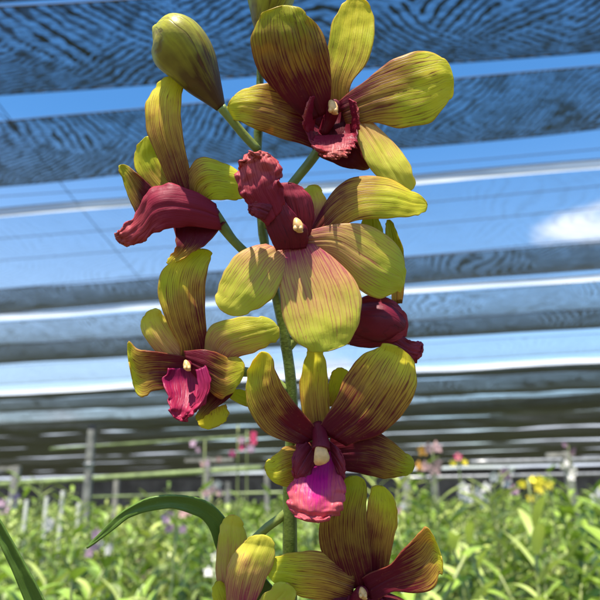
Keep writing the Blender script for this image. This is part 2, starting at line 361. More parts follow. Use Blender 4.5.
NETS = [
 ((-120, -170), (3, -34), 'dark', 'dark shade net strip cutting the very top edge of the photo'),
 ((7, -26), (96, 50), 'moire', 'rippled blue shade net strip, uppermost wide one behind the buds'),
 ((122, 66), (186, 129), 'fine', 'rippled shade net strip just under the first bright gap'),
 ((214, 166), (289, 240), 'clear', 'thin pale worn net strip below the bright line, sky showing through'),
 ((290, 242), (313, 270), 'grey', 'grey shade net strip level with the big middle flower'),
 ((323, 281), (345, 309), 'light', 'pale streaked net strip below the grey one'),
 ((345, 310), (364, 328), 'grey', 'narrow grey net strip under the pale streaked one'),
 ((366, 333), (385, 352), 'clear', 'thin clear net strip above the black hem line'),
 ((394, 361), (401, 370), 'dark', 'narrow black rolled net line right across the middle'),
 ((402, 371), (413, 390), 'grey', 'grey net strip right under the black line'),
 ((414, 391), (424, 414), 'light', 'blue grey net strip second under the black line'),
]
for i, (a, b_, m, lb) in enumerate(NETS):
    net(a, b_, m, lb, z=HN + .004 * (i % 3), seed=i, sag=.012 if i < 9 else .03)
random.seed(5)
y = 418; k = 0
while y < 484:                  # the far strips, ever thinner
    h = max(2.6, (500 - y) * random.uniform(.1, .17)); g = max(.35, h * random.choice((.08, .10, .12, .45)))
    sl = -.045 * (500 - y) / 90 * 600 - 6
    net((y + 6, y + 6 + sl), (y + 6 + h, y + 6 + h + sl * .9), random.choice(('dark', 'grey', 'dark', 'grey')), 'distant shade net strip seen edge on in the dark band above the plants', z=HN + .01 * k, group='distant shade net strips', seed=20 + k, sag=.05, x0=-200, x1=800)
    y += h + g; k += 1
def tape_and_gap_mat():
    t = NT('white_tape_and_sky_gap'); c = t.noise(t.coord('Object', (.6, 6, 1)), 1.5, 3)
    col = t.mix(t.ss(c, .4, .6), (.6, .66, .74), (.82, .86, .9)); t.put(t.b.inputs['Base Color'], col); t.b.inputs['Roughness'].default_value = .5; t.translucent(col, .6); return t.m
NM['tape'] = tape_and_gap_mat()  # used for the edge tape and for white strips imitating bright sky gaps
net((209, 159), (213, 163.5), 'tape', 'bright white edge tape under the second bright gap', z=HN + .02, seed=51)
net((390, 357), (394, 361), 'tape', 'added white strip standing in for the bright sky gap against the black rolled net line', z=HN + .02, seed=52)  # no tape here: white strip added to imitate sky shining through a gap
net((314, 273), (317, 276), 'tape', 'added white strip standing in for the bright sky gap under the grey net strip by the big middle flower', z=HN + .02, seed=53)  # added white strip, painted brightness of the open gap between two nets
# far dark net wall closing the nursery
def backwall():
    b = MB(); vs = []; nx = 60
    for i in range(nx + 1):
        x = -45 + 90 * i / nx
        for zz in (0, 1, 2, 3.2):
            vs.append((x, 46 + .25 * math.sin(x * .9) + (.3 * math.sin(x * 2.3) if zz else 0) * .4, zz))
    fs = [(i * 4 + j, i * 4 + j + 1, (i + 1) * 4 + j + 1, (i + 1) * 4 + j) for i in range(nx) for j in range(3)]
    b.add(vs, fs); t = simple('black_wall_net', (.03, .032, .034), .8, .4, 1.2, .2)
    o = b.build('net_wall', t); tag(o, 'black net wall closing the far end of the nursery', 'net wall')
backwall()
# support wires that cross the strips
def wire(p, q, label, r=.0022):
    b = MB(); a = atz(*p, HN + .03); c = atz(*q, HN + .03)
    b.tube([a.lerp(c, i / 12) + Vector((0, 0, -.02 * math.sin(math.pi * i / 12))) for i in range(13)], [r] * 13, 6)
    o = b.build('support_wire', M['hem']); tag(o, label, 'wire')
wire((-40, 55), (150, 290), 'thin dark wire crossing the net strips at the upper left')
wire((-60, 60), (20, 128), 'short dark wire at the far left edge over the first bright gap')
wire((-100, 203), (720, 138), 'long taut wire along the bright gap under the second strip')
wire((-100, 246), (720, 174), 'thin wire running over the pale worn net strip')
wire((-100, 268), (720, 196), 'second thin wire running over the pale worn net strip')
# ---------------------------------------------------------------- benches, posts and rails
M['conc'] = simple('weathered_concrete', (.24, .23, .20), .9, .3, 25, .4)
M['green_paint'] = simple('green_painted_pipe', (.22, .28, .10), .45, .25, 9, .1)
M['wood'] = simple('bench_timber', (.16, .12, .08), .8, .3, 20, .3)
M['white'] = simple('white_plastic', (.5, .5, .44), .5, .12, 15, .1)
M['galv'] = simple('galvanised_pipe', (.4, .4, .4), .4, .2, 20, .1, .6)
def post(px, ytop, Y, w, label, mat='conc', cap=None, arm=None):
    p = aty(px, ytop, Y); b = MB(); top = p.z
    b.box((0, 0, top / 2), (w, w, top)); 
    root = empty('concrete_post' if mat == 'conc' else 'stake', (p.x, p.y, 0)); tag(root, label, 'post' if mat == 'conc' else 'stake')
    o = b.build('shaft', M[mat], root, smooth=False); md = o.modifiers.new('b', 'BEVEL'); md.width = w * .12; md.segments = 2
    if cap:
        c = MB(); c.box((0, 0, top + .02), (w * .7, w * .7, .045)); c.build('cap', M['hem'], root, smooth=False)
        c = MB(); c.tube([(0, 0, top * .86), (0, 0, top * .86 + .02)], [w * .74] * 2, 12); c.build('collar', M['galv'], root)
    if arm:
        c = MB(); c.box((arm[0], 0, top - .02), (arm[1], .03, .03)); c.build('crossbar', M['conc'], root, smooth=False)
post(92, 430, 5.6, .06, 'tall concrete post standing clear of the plants at the left', cap=1)
post(17, 466, 6.4, .07, 'concrete post near the left edge of the photo with a crossbar', arm=(-.25, .55))
post(207, 458, 6.2, .06, 'concrete post with T crossbar just left of the stem', arm=(.02, .45))
post(267, 470, 6.6, .045, 'thin concrete post right beside the lower flowers')
post(405, 474, 6.0, .06, 'concrete post right of the lower centre flower')
post(433, 470, 6.6, .06, 'concrete post next to the pink and orange blossoms')
post(566, 452, 5.2, .06, 'concrete post near the right edge above the yellow blossoms', arm=(-.05, .22))
post(117, 478, 8.0, .06, 'concrete post behind and right of the tall left post')
post(228, 482, 7.4, .055, 'short concrete post between the T post and the stem')
for px, yt, lb in ((27, 500, 'short white stake, first from the left edge'), (47, 497, 'white stake second from the left edge'), (63, 491, 'taller white stake third from the left edge'), (79, 503, 'short white stake close by the tall concrete post')):
    post(px, yt, 4.6, .024, lb, 'white')
def rail(p, q, Y0, Y1, r, label, mat='green_paint'):
    a = aty(*p, Y0); c = aty(*q, Y1); b = MB(); o = (a.x, a.y, a.z)
    b.tube([a.lerp(c, i / 10) for i in range(11)], [r] * 11, 8)
    ob = b.build('bench_rail', M[mat], off=o); ob.location = o; tag(ob, label, 'rail')
rail((-40, 487), (262, 468), 6.9, 6.5, .026, 'long green rail running behind the posts at left')
rail((50, 449), (250, 436), 7.6, 7.2, .014, 'higher thin green rail beside the tall post')
rail((90, 497), (300, 492), 7.8, 7.6, .014, 'lower thin green rail between the left posts')
rail((470, 462), (640, 458), 7.6, 7.6, .02, 'pale rail crossing above the plants at the right', 'galv')
rail((395, 478), (640, 473), 8.2, 8.2, .018, 'grey rail low behind the right hand plants', 'galv')
M['bench'] = M['wood']
def bench(y0, y1, label):
    root = empty('plant_bench', (0, (y0 + y1) / 2, 0)); tag(root, label, 'bench'); X = 1.2 + y1 * .62
    b = MB()
    for i in range(int((y1 - y0) / .14)):
        b.box((0, -(y1 - y0) / 2 + .07 + i * .14, .72), (2 * X, .08, .025))
    b.build('slatted_top', M['bench'], root, smooth=False)
    for x in (-X + .1, -X / 3, X / 3, X - .1):
        for yy in (-1, 1):
            c = MB(); c.box((x, yy * ((y1 - y0) / 2 - .1), .3525), (.07, .07, .705)); c.build('leg', M['conc'], root, smooth=False)
BN = [(1.35, 2.75, 'nearest slatted bench under the leafy plants'), (3.1, 4.5, 'second slatted bench behind the nearest'), (5.0, 6.4, 'third slatted bench at the line of posts'), (7.0, 8.4, 'fourth slatted bench behind the posts'), (9.2, 10.6, 'farthest slatted bench deep in the nursery')]
for a in BN: bench(*a)
# ---------------------------------------------------------------- background orchid plants
M['bleaf'] = green_mat('sunlit_leaf', (.20, .30, .045), .16, .36, .28, 6)
M['bleaf2'] = green_mat('pale_leaf', (.34, .41, .12), .16, .36, .28, 6)
M['cane'] = green_mat('cane_green', (.2, .24, .08), .05, .5, .3, 10)
M['pot'] = simple('black_pot', (.02, .02, .02), .5, .3, 30, .1)
def leaf_mesh(b, base, dirv, length, width, droop, mi=0, nu=7):
    side = dirv.cross(Vector((0, 0, 1))).normalized(); up = side.cross(dirv).normalized(); vs = []; pu = []
    tw = random.uniform(-.5, .5); side = (side * math.cos(tw) + up * math.sin(tw)); p = Vector(base); d = dirv.copy()
    for i in range(nu + 1):
        u = i / nu; w = width * .5 * (math.sin(math.pi * (u * .86 + .1)) ** .7) * (1 if i < nu else .15)
        for s_ in (-1, 0, 1):
            vs.append(p + side * w * s_ + up * (abs(s_) * w * .35)); pu.append(u)
        d = (d + Vector((0, 0, -droop / nu))).normalized(); p = p + d * length / nu
    fs = [(i * 3 + j, i * 3 + j + 1, (i + 1) * 3 + j + 1, (i + 1) * 3 + j) for i in range(nu) for j in range(2)]
    b.add(vs, fs, mi, pu=pu)
def plant_proto(seed, h, nc, ll, lw, mat, nl=13):
    random.seed(seed)
    root = empty('orchid_plant', (0, -50, 0)); lv = MB(); cn_ = MB()
    for c in range(nc):
        a = random.uniform(0, 6.28); lean = random.uniform(.04, .32); hh = h * random.uniform(.55, 1.16)
        bx, by = math.cos(a) * .04, math.sin(a) * .04
        pts = [Vector((bx + math.cos(a) * lean * hh * t * t, by + math.sin(a) * lean * hh * t * t, .1 + (hh - .1) * t)) for t in [i / 6 for i in range(7)]]
        cn_.tube(pts, [.008 - .005 * i / 6 for i in range(7)], 6)
        ph = random.uniform(0, 6.28)
        for k in range(nl):
            t = .2 + .8 * (k + .5) / nl; x = t * 6; i = min(int(x), 5); p = pts[i].lerp(pts[i + 1], x - i)
            ang = ph + k * math.pi + random.uniform(-.6, .6); upw = .45 + .9 * t * random.uniform(.6, 1.2)
            dv = Vector((math.cos(ang), math.sin(ang), upw)).normalized()
            leaf_mesh(lv, p, dv, ll * random.uniform(.65, 1.15), lw * random.uniform(.8, 1.15), random.uniform(.4, 1.3))
    lv.build('foliage', M[mat], root); cn_.build('canes', M['cane'], root)
    pb = MB(); pb.tube([(0, 0, 0), (0, 0, .11), (0, 0, .115)], [.045, .06, .064], 14); pb.build('pot', M['pot'], root)
    return root
protos = [plant_proto(1, .62, 6, .105, .027, 'bleaf'), plant_proto(2, .56, 8, .095, .027, 'bleaf'), plant_proto(3, .70, 6, .11, .023, 'bleaf2', 17), plant_proto(4, .52, 8, .09, .03, 'bleaf2'), plant_proto(5, .66, 7, .10, .026, 'bleaf')]
used = set(); random.seed(11)
LBL = 'leafy green potted orchid plant without blossom, crowded on the sunlit benches'
cnt = 0
for (y0, y1, _), sp in zip(BN, (.26, .33, .42, .52, .62)):
    ny = int((y1 - y0) / sp)
    for r_ in range(ny + 1):
        yy = y0 + .1 + (y1 - y0 - .2) * r_ / max(1, ny); hw = yy * .52 + .25; nx_ = int(2 * hw / sp)
        for c in range(nx_ + 1):
            xx = -hw + 2 * hw * c / nx_ + random.uniform(-.07, .07); k = random.randrange(5)
            o = protos[k] if k not in used else copy_tree(protos[k]); used.add(k)
            s = random.uniform(.82, 1.08) * (1 + .13 * (xx / max(hw, .1)) * (1 if yy < 5 else 0)) * (1.10 if yy > 3 else 1) * random.choice((1, 1, 1, 1.12))
            o.location = (xx, yy + random.uniform(-.06, .06), .734); o.rotation_euler = (0, 0, random.uniform(0, 6.28)); o.scale = (s, s, s)
            tag(o, LBL, 'orchid plant', 'leafy orchid plants on the benches'); cnt += 1
print('plants', cnt)
# hedge of far plants reading as one mass
def far_mass():
    random.seed(3); b = MB()
    for i in range(2600):
        yy = random.uniform(12, 40); xx = random.uniform(-.6, .6) * yy; zz = random.uniform(.3, 1.35) + .25 * noise.noise(Vector((xx * .5, yy * .5, 0)))
        a = random.uniform(0, 6.28); leaf_mesh(b, (xx, yy, zz), Vector((math.cos(a), math.sin(a), random.uniform(.3, 1.6))).normalized(), .4, .13, .8, nu=3)
    o = b.build('far_foliage', M['bleaf']); tag(o, 'band of distant foliage at the foot of the dark nets', 'foliage', kind='stuff')
far_mass()
# ---------------------------------------------------------------- background blossoms
def fm(name, c): return simple(name, c, .5, .2, 30, 0)
BC = {'yellow': (.85, .68, .04), 'pink': (.75, .08, .2), 'orange': (.85, .42, .08), 'white': (.66, .62, .56), 'mauve': (.30, .17, .22), 'lilac': (.40, .26, .33), 'rose': (.62, .38, .34)}
BCM = {k: fm(k + '_blossom', v) for k, v in BC.items()}
def spike(px, py, Y, cols, label, nfl=6, size=.035, spread=.09, lean=0.):
    tp = aty(px, py, Y); random.seed(int(px * 7 + py)); bx = tp.x - lean
    root = empty('flowering_orchid', (bx, tp.y, .734)); tag(root, label, 'flowering orchid')
    H = tp.z - .734; b = MB(); pts = [Vector((lean * (i / 8) ** 2, 0, .05 + (H - .05) * i / 8)) for i in range(9)]
    b.tube(pts, [.004] * 9, 6); b.build('stem', M['cane'], root)
    lv = MB()
    for k in range(7):
        a = random.uniform(0, 6.28); leaf_mesh(lv, (0, 0, .1 + .04 * k), Vector((math.cos(a), math.sin(a), 1.1)).normalized(), .15, .03, .9)
    lv.build('foliage', M['bleaf'], root)
    pb = MB(); pb.tube([(0, 0, 0), (0, 0, .11), (0, 0, .115)], [.045, .06, .064], 14); pb.build('pot', M['pot'], root)
    for k in range(nfl):
        c = Vector((lean, 0, H)) + Vector((random.uniform(-1, 1) * spread * .6, random.uniform(-.03, .03), -random.uniform(0, 1) * spread))
        fb = MB(); s = .62 * size * random.uniform(.8, 1.15); yaw = random.uniform(-.6, .6); tlt = random.uniform(-.4, .3)
        rm = Matrix.Rotation(yaw, 3, 'Z') @ Matrix.Rotation(tlt, 3, 'X')
        for q in range(5):
            a = q * 2 * math.pi / 5 + .3; d = Vector((math.cos(a), 0, math.sin(a))); sd_ = Vector((-math.sin(a), 0, math.cos(a))); vs = []
            for i in range(5):
                u = i / 4; w = s * .36 * math.sin(math.pi * (u * .8 + .12))
                for sg in (-1, 0, 1): vs.append(c + rm @ (d * u * s + sd_ * w * sg + Vector((0, -.25 * s * u + .1 * s * abs(sg), 0))))
            fb.add(vs, [(i * 3 + j, i * 3 + j + 1, (i + 1) * 3 + j + 1, (i + 1) * 3 + j) for i in range(4) for j in range(2)])
        fb.tube([c, c + rm @ Vector((0, -.3 * s, -.12 * s))], [s * .16, s * .08], 8)
        fb.build('blossom', BCM[cols[k % len(cols)]], root)
spike(432, 447, 3.2, ['rose', 'orange', 'rose'], 'orange and rose blossoms right of the lower centre flower', 7, .05, .12)
spike(458, 455, 3.0, ['yellow', 'pink'], 'small yellow blossom over a bright pink one on a stalk', 3, .034, .07)
spike(528, 478, 2.8, ['yellow'], 'left one of the bright yellow blossom stalks at the right', 5, .032, .08)
spike(549, 480, 2.9, ['yellow'], 'right one of the bright yellow blossom stalks at the right', 5, .034, .07)
spike(472, 484, 2.9, ['white'], 'white blossoms above the plants right of centre', 6, .05, .1)
spike(500, 470, 3.0, ['mauve', 'white'], 'grey mauve and white faded blossoms left of the yellow ones', 6, .04, .09)
spike(566, 462, 4.2, ['white'], 'white blossoms at the foot of the right concrete post', 5, .045, .1)
spike(568, 445, 5.0, ['mauve'], 'dark mauve blossoms up against the bright gap at the far right', 3, .04, .06)
spike(238, 425, 3.4, ['lilac', 'pink'], 'lilac blossoms high above the stem bend left of the lower flowers', 4, .035, .16)
spike(205, 440, 3.6, ['lilac', 'rose'], 'pale lilac blossoms over the T shaped post', 5, .035, .13)
spike(247, 430, 4.6, ['pink', 'lilac'], 'pink blossom cluster left of the lower centre flower', 6, .05, .16)
spike(212, 478, 3.3, ['rose', 'white'], 'rose and white blossoms just above the arching leaf', 6, .04, .1)
spike(175, 512, 2.6, ['lilac'], 'lilac blossoms below the arch of the leaf', 5, .035, .07)
spike(100, 533, 2.6, ['lilac', 'white'], 'white and lilac blossoms at the left tip of the arching leaf', 6, .035, .07)
spike(55, 515, 3.6, ['white'], 'white blossoms among the white stakes', 4, .04, .07)
spike(215, 555, 1.9, ['white'], 'small white blossoms left of the lowest flower', 5, .022, .05)
spike(180, 498, 5.0, ['rose'], 'distant rose blossoms behind the top of the arching leaf', 6, .05, .12)
spike(12, 498, 4.0, ['lilac', 'white'], 'lilac and white blossoms at the far left edge', 5, .05, .1)
spike(395, 505, 3.4, ['white', 'rose'], 'white blossoms right of the lowest big flower', 5, .04, .08)
spike(600, 488, 3.2, ['white'], 'white blossoms cut by the right edge of the photo', 5, .04, .08)
# ================================================================= THE ORCHID SPRAY
base = pt(292, 900, -30); base.z = .90
BZ = base
ROOT = empty('orchid_spray', (base.x, base.y, .734))
tag(ROOT, 'tall orchid in the foreground with eight yellow green and maroon flowers on one stem', 'orchid')
# bench it stands on
def stand():
    r_ = empty('display_stand', (base.x, base.y, 0)); tag(r_, 'low timber stand under the foreground orchid, below the photo', 'stand')
    b = MB(); b.box((0, 0, .715), (.34, .26, .03)); b.build('top', M['wood'], r_, smooth=False)
    for x in (-1, 1):
        for yq in (-1, 1):
            c = MB(); c.box((x * .14, yq * .1, .35), (.03, .03, .70)); c.build('leg', M['wood'], r_, smooth=False)
stand()
b = MB(); b.tube([(base.x, base.y, .734), (base.x, base.y, .84), (base.x, base.y, .845)], [.045, .06, .064], 18); b.build('pot', M['pot'], ROOT, ROOT.location)
st = MB()
low = [Vector((base.x, base.y, .84)), Vector((base.x, base.y - .005, 1.05)), Vector((base.x + .002, base.y, 1.25))]
pp = [(290, 640, -14, 9), (290, 560, -14, 8.6), (290, 480, -14, 7.6), (292, 400, -14, 6.6), (286, 345, -14, 6), (277, 300, -14, 5.6), (264, 240, -14, 5), (258, 180, -14, 4.8), (258, 140, -14, 4.6), (260, 80, -14, 4.2), (261, 25, -14, 4)]
sp = spline(low + [pt(*p[:3]) for p in pp], 70); rr = spline([(11, 0, 0), (11, 0, 0), (10, 0, 0)] + [(p[3], 0, 0) for p in pp], 70)
st.tube(sp, [r.x * .9 * PX * (1 + .16 * math.exp(-((i % 11) - 5) ** 2 / .6)) for i, r in enumerate(rr)], 14)
st.build('stem', M['stem'], ROOT, ROOT.location)
def ped(pts, parent=None): 
    b = MB(); tubep(b, pts, 14, 10); return b.build('flower_stalk', M['stalk'], parent or ROOT, ROOT.location)
# ----- buds
def bud(pts, ex, mar):
    b = MB(); tubep(b, pts, 34, 36, 0, .05)
    nvt = len(b.v); b.a['pc'] = [v for v in b.a['pv']]; b.a['mar'] = [mar] * nvt
    o = b.build('bud', M['bud'], ROOT, ROOT.location); ped(ex, o); return o
bud([(221, 108, 2, 5), (213, 95, 2, 11.5), (202, 78, 3, 20), (190, 58, 5, 27), (177, 43, 6, 29), (166, 33, 7, 23), (158, 28, 8, 10), (157, 27, 8, 1)], [(258, 150, -12, 4.6), (243, 134, -8, 4.6), (230, 118, -2, 4.6), (221, 107, 2, 5)], .58)
bud([(261, 33, -8, 6), (264, 20, -8, 13), (270, -2, -8, 24), (273, -26, -8, 26), (274, -44, -8, 16), (274, -50, -8, 2)], [(260, 60, -14, 4), (261, 45, -11, 4.4), (261, 32, -8, 6)], .3)
def flower(z0, column_pts, cap=None):
    b = MB()
    tubep(b, [(p[0], p[1], p[2] + z0, p[3]) for p in column_pts], 12, 14)
    b.a['pc'] = list(b.a['pv']); b.a['mar'] = [1.4] * len(b.v)
    if cap:
        n0 = len(b.v); x, y_, z, r = cap; r *= .8; tubep(b, [(x - r * .3, y_ - r * 1.1, z + z0 - 6, r * .5), (x - r * .2, y_ - r * .7, z + z0 - 1, r * .8), (x, y_, z + z0 + 1, r * .9), (x + r * .3, y_ + r * .6, z + z0 + 2, r * .75), (x + r * .7, y_ + r * 1.0, z + z0 + 3, r * .35), (x + r * 1.0, y_ + r * 1.1, z + z0 + 3, r * .12)], 16, 14, 1, .12)
        for sg in (-1, 1): tubep(b, [(x + sg * r * .45, y_ + r * .1, z + z0 + 3, r * .4), (x + sg * r * .5, y_ + r * .55, z + z0 + 5, r * .42), (x + sg * r * .45, y_ + r * .95, z + z0 + 5, r * .15)], 8, 8, 1)
        b.a['pc'] += [0.] * (len(b.v) - len(b.a['pc'])); b.a['mar'] += [0.] * (len(b.v) - len(b.a['mar']))
    return b.build('flower', [M['lip_dark'], M['column']], ROOT, ROOT.location)
# the top right flower
f = flower(4, [(322, 135, -14, 5), (330, 118, -8, 7), (334, 106, 4, 6.5), (334, 104, 8, 4)], (333, 108, 10, 6.5))
petal('sepal', f, [(330, 112, 344, 112, -10), (325, 82, 352, 84, -6), (327, 52, 369, 58, -8), (332, 24, 375, 28, -12), (341, 7, 370, 8, -16), (357, -2)], mar=.2, cup=6, z0=-2, seed=1)
petal('petal', f, [(308, 122, 330, 112, 0), (284, 100, 331, 88, 10), (258, 70, 330, 60, 20), (251, 42, 322, 32, 26), (259, 20, 306, 15, 28), (282, 6)], 'petal_dark', mar=.52, cup=-7, seed=2, z0=2)
petal('petal', f, [(338, 102, 346, 124, 0), (366, 80, 374, 123, 6), (392, 60, 402, 128, 10), (420, 51, 430, 122, 12), (442, 58, 449, 100, 12), (453, 78)], mar=.33, cup=-6, seed=3, side=-.12)
petal('sepal', f, [(324, 152, 322, 106, -6), (297, 143, 297, 92, 0), (263, 132, 273, 83, 8), (240, 121, 249, 88, 10), (228, 106)], mar=.50, cup=-9, seed=4, z0=-6)
petal('sepal', f, [(316, 128, 346, 122, -14), (313, 150, 358, 134, -8), (334, 163, 367, 152, -6), (368, 169)], 'petal_dark', mar=1.15, cup=-5, seed=5, pointy=.7)
petal('sepal', f, [(350, 120, 366, 116, 0), (358, 142, 389, 138, 8), (367, 164, 406, 158, 16), (386, 184, 413, 176, 20), (408, 191)], 'petal_pink', mar=.16, cup=-6, seed=6)
petal('lip', f, [(320, 98, 348, 98, -16), (307, 114, 356, 114, -14), (306, 130, 358, 130, -8), (313, 144, 354, 143, 6), (334, 150, 12)], 'lip_dark', mar=.75, cup=44, ruffle=2.5, rf=11, seed=7)
petal('lip_lobe', f, [(312, 136, 320, 96, -2), (303, 126, 312, 97, 14), (306, 108, 20)], 'lip', mar=.75, cup=2, ruffle=1.5, seed=8)
petal('lip_lobe', f, [(352, 136, 346, 98, -2), (359, 128, 355, 102, 12), (358, 112, 16)], 'lip', mar=.8, cup=2, ruffle=1.5, seed=10)
petal('lip_lobe', f, [(316, 136, 354, 134, 4), (312, 143, 356, 142, 18), (318, 152, 350, 150, 26), (335, 158, 28)], 'lip', mar=.55, cup=5, ruffle=5, rf=16, seed=9)
ped([(322, 145, -12, 5.5), (310, 162, -12, 5), (297, 178, -13, 4.8), (280, 200, -14, 4.8), (264, 228, -14, 4.6)], f)
# the big middle flower
f = flower(24, [(290, 250, -10, 9), (296, 242, 0, 9), (300, 232, 10, 8), (299, 226, 16, 5)], (298, 226, 20, 6.5))
petal('sepal', f, [(300, 238, 318, 230, -10), (304, 208, 327, 206, -12), (303, 194, 322, 192, -14), (313, 185)], 'petal_pink', mar=.35, cup=3, z0=20, seed=11)
petal('petal', f, [(308, 234, 318, 238, -2), (330, 196, 345, 224, 2), (352, 178, 368, 219, 8), (386, 178, 398, 218, 12), (412, 192, 415, 215, 12), (427, 205)], 'petal', mar=.34, cup=-8, tilt=-6, z0=18, seed=12, side=-.12)
petal('petal', f, [(304, 232, 306, 250, 0), (338, 224, 334, 258, 6), (370, 226, 358, 288, 10), (396, 244, 378, 298, 6), (405, 266, 398, 291, -4), (404, 284)], 'petal_pink', mar=.26, cup=-9, z0=20, seed=13)
petal('sepal', f, [(286, 246, 314, 244, 0), (280, 274, 336, 260, 8), (281, 306, 357, 284, 18), (290, 335, 361, 314, 26), (307, 348, 350, 340, 28), (328, 351)], 'petal_pink', mar=.34, cup=-8, z0=26, seed=14)
petal('sepal', f, [(266, 244, 294, 254, 4), (243, 250, 286, 272, 12), (225, 270, 272, 298, 20), (218, 292, 250, 312, 22), (224, 312)], 'petal_pink', mar=.24, cup=-8, z0=22, seed=15)
petal('lip', f, [(276, 250, 306, 248, 8), (270, 238, 308, 236, 16), (265, 222, 300, 222, 20), (264, 208, 288, 206, 22), (272, 198)], 'lip_dark', mar=.8, cup=-8, z0=22, seed=16)
petal('lip_lobe', f, [(288, 242, 308, 238, 4), (282, 222, 314, 218, 12), (276, 202, 312, 200, 16), (276, 190, 304, 190, 16), (288, 183)], 'lip_dark', mar=.3, cup=-10, z0=18, seed=17)
petal('lip_lobe', f, [(268, 226, 284, 208, 22), (256, 214, 284, 192, 26), (246, 202, 280, 180, 28), (238, 190, 282, 168, 28), (238, 170, 272, 157, 28), (252, 154)], 'lip', mar=.62, cup=-9, ruffle=6, rf=12, z0=22, seed=18, nu=48, nv=26)
petal('lip_lobe', f, [(264, 220, 274, 204, 24), (254, 216, 262, 200, 26), (249, 206)], 'lip_dark', mar=.5, cup=-5, ruffle=2, z0=24, seed=19)
ped([(296, 250, -4, 6), (285, 262, -10, 5), (274, 275, -13, 4.8), (272, 285, -14, 4.6)], f)
# the flower turned away behind it
f = flower(-10, [(340, 318, -8, 10), (362, 320, -2, 19), (382, 322, 2, 22), (398, 326, 4, 14), (404, 330, 4, 5)])
petal('petal', f, [(392, 305, 402, 303, -12), (390, 268, 405, 270, -14), (386, 240, 402, 246, -14), (386, 226, 395, 228, -14), (389, 220)], 'petal_dark', mar=.1, cup=4, z0=-10, seed=21)
petal('petal', f, [(352, 262, 380, 262, -12), (360, 228, 384, 240, -14), (364, 214, 380, 222, -14), (370, 208)], 'petal_dark', mar=.05, cup=-4, z0=-8, seed=22)
petal('sepal', f, [(345, 305, 350, 345, -2), (372, 295, 370, 348, 4), (392, 300, 390, 344, 8), (402, 310, 402, 338, 6), (408, 325)], 'lip_dark', mar=.4, cup=-12, z0=-6, seed=23)
petal('sepal', f, [(340, 328, 345, 344, -8), (362, 332, 368, 347, -8), (385, 341)], 'petal_pink', mar=.2, cup=-2, z0=-14, seed=24)
petal('lip', f, [(390, 326, 380, 342, 0), (401, 335, 394, 352, 4), (411, 341, 404, 358, 4), (420, 342, 414, 363, 4), (422, 352)], 'lip_dark', mar=.7, cup=-4, ruffle=2.5, z0=-4, seed=25)
ped([(350, 318, -18, 6), (325, 322, -18, 5), (300, 335, -18, 5), (286, 350, -14, 5)], f)
# the upper left flower, seen from the side
f = flower(0, [(216, 218, -2, 8), (200, 210, 2, 9), (182, 206, 4, 7), (172, 206, 4, 3)])
petal('sepal', f, [(176, 204, 198, 198, 0), (161, 164, 187, 158, 6), (147, 132, 181, 120, 6), (146, 106, 182, 96, 0), (155, 88, 183, 84, -8), (172, 76)], mar=.36, cup=-7, seed=31)
petal('petal', f, [(164, 200, 182, 190, -8), (142, 180, 168, 166, -12), (134, 160, 158, 148, -14), (146, 137)], 'petal', mar=.18, cup=-5, seed=32)
petal('petal', f, [(136, 214, 162, 196, -4), (128, 196, 148, 183, -4), (122, 177, 135, 172, -4), (121, 165)], 'petal_dark', mar=.5, cup=5, seed=33, side=.25)
petal('petal', f, [(190, 212, 214, 216, -2), (187, 178, 208, 201, 4), (199, 158, 221, 200, 10), (222, 163, 238, 199, 8), (248, 184)], 'petal', mar=.28, cup=-8, seed=34, side=-.15)
petal('sepal', f, [(172, 222, 226, 222, -2), (176, 240, 206, 244, 4), (174, 252, 190, 254, 6), (169, 264)], 'petal', mar=.66, cup=5, seed=35)
petal('lip', f, [(216, 204, 222, 230, 2), (198, 193, 198, 227, 10), (170, 184, 174, 228, 18), (150, 190, 158, 231, 18), (137, 212, 146, 240, 14), (121, 229, 130, 245, 12), (117, 240)], 'lip', mar=.72, cup=-14, ruffle=3.5, rf=14, nu=50, seed=36, z0=4)
ped([(212, 212, -2, 7), (221, 224, -6, 6), (233, 240, -10, 4.6), (247, 254, -13, 4.6), (262, 268, -14, 4.6)], f)
# the left flower below it
f = flower(8, [(214, 372, -6, 8), (200, 366, 0, 7), (190, 364, 6, 5), (188, 366, 16, 3)], (187, 366, 24, 4.8))
petal('sepal', f, [(176, 368, 210, 366, -2), (180, 348, 208, 346, 1), (167, 322, 206, 320, 6), (158, 292, 205, 290, 4), (164, 268, 208, 268, -2), (182, 254, 211, 256, -8), (202, 249)], 'petal', mar=.40, cup=7, tilt=9, z0=4, seed=41, side=.12)
petal('petal', f, [(178, 376, 196, 362, -2), (148, 342, 172, 330, 2), (141, 324, 162, 314, 0), (151, 310)], 'petal_pink', mar=.25, cup=-5, z0=8, seed=42)
petal('petal', f, [(196, 358, 186, 388, 2), (158, 352, 156, 390, 10), (138, 349, 145, 397, 10), (129, 342, 136, 392, 8), (129, 362)], 'petal', mar=.45, cup=4, z0=6, seed=43)
petal('petal', f, [(203, 356, 222, 378, -2), (209, 328, 234, 360, 6), (230, 319, 254, 352, 12), (258, 317, 272, 343, 10), (278, 327)], 'petal_pink', mar=.28, cup=-8, z0=4, seed=44, side=.15)
petal('sepal', f, [(184, 351, 188, 368, 8), (208, 350, 206, 388, 14), (228, 358, 224, 398, 8), (244, 370)], 'petal', mar=.62, cup=-7, z0=8, seed=45)
petal('sepal', f, [(202, 376, 243, 364, -2), (204, 396, 232, 394, 2), (198, 412, 210, 412, 6), (197, 420)], 'petal_dark', mar=.7, cup=-5, z0=0, seed=46, pointy=.8)
petal('sepal', f, [(202, 412, 226, 404, -12), (198, 422, 228, 416, -10), (212, 428)], 'petal', mar=.0, cup=3, z0=-4, seed=47)
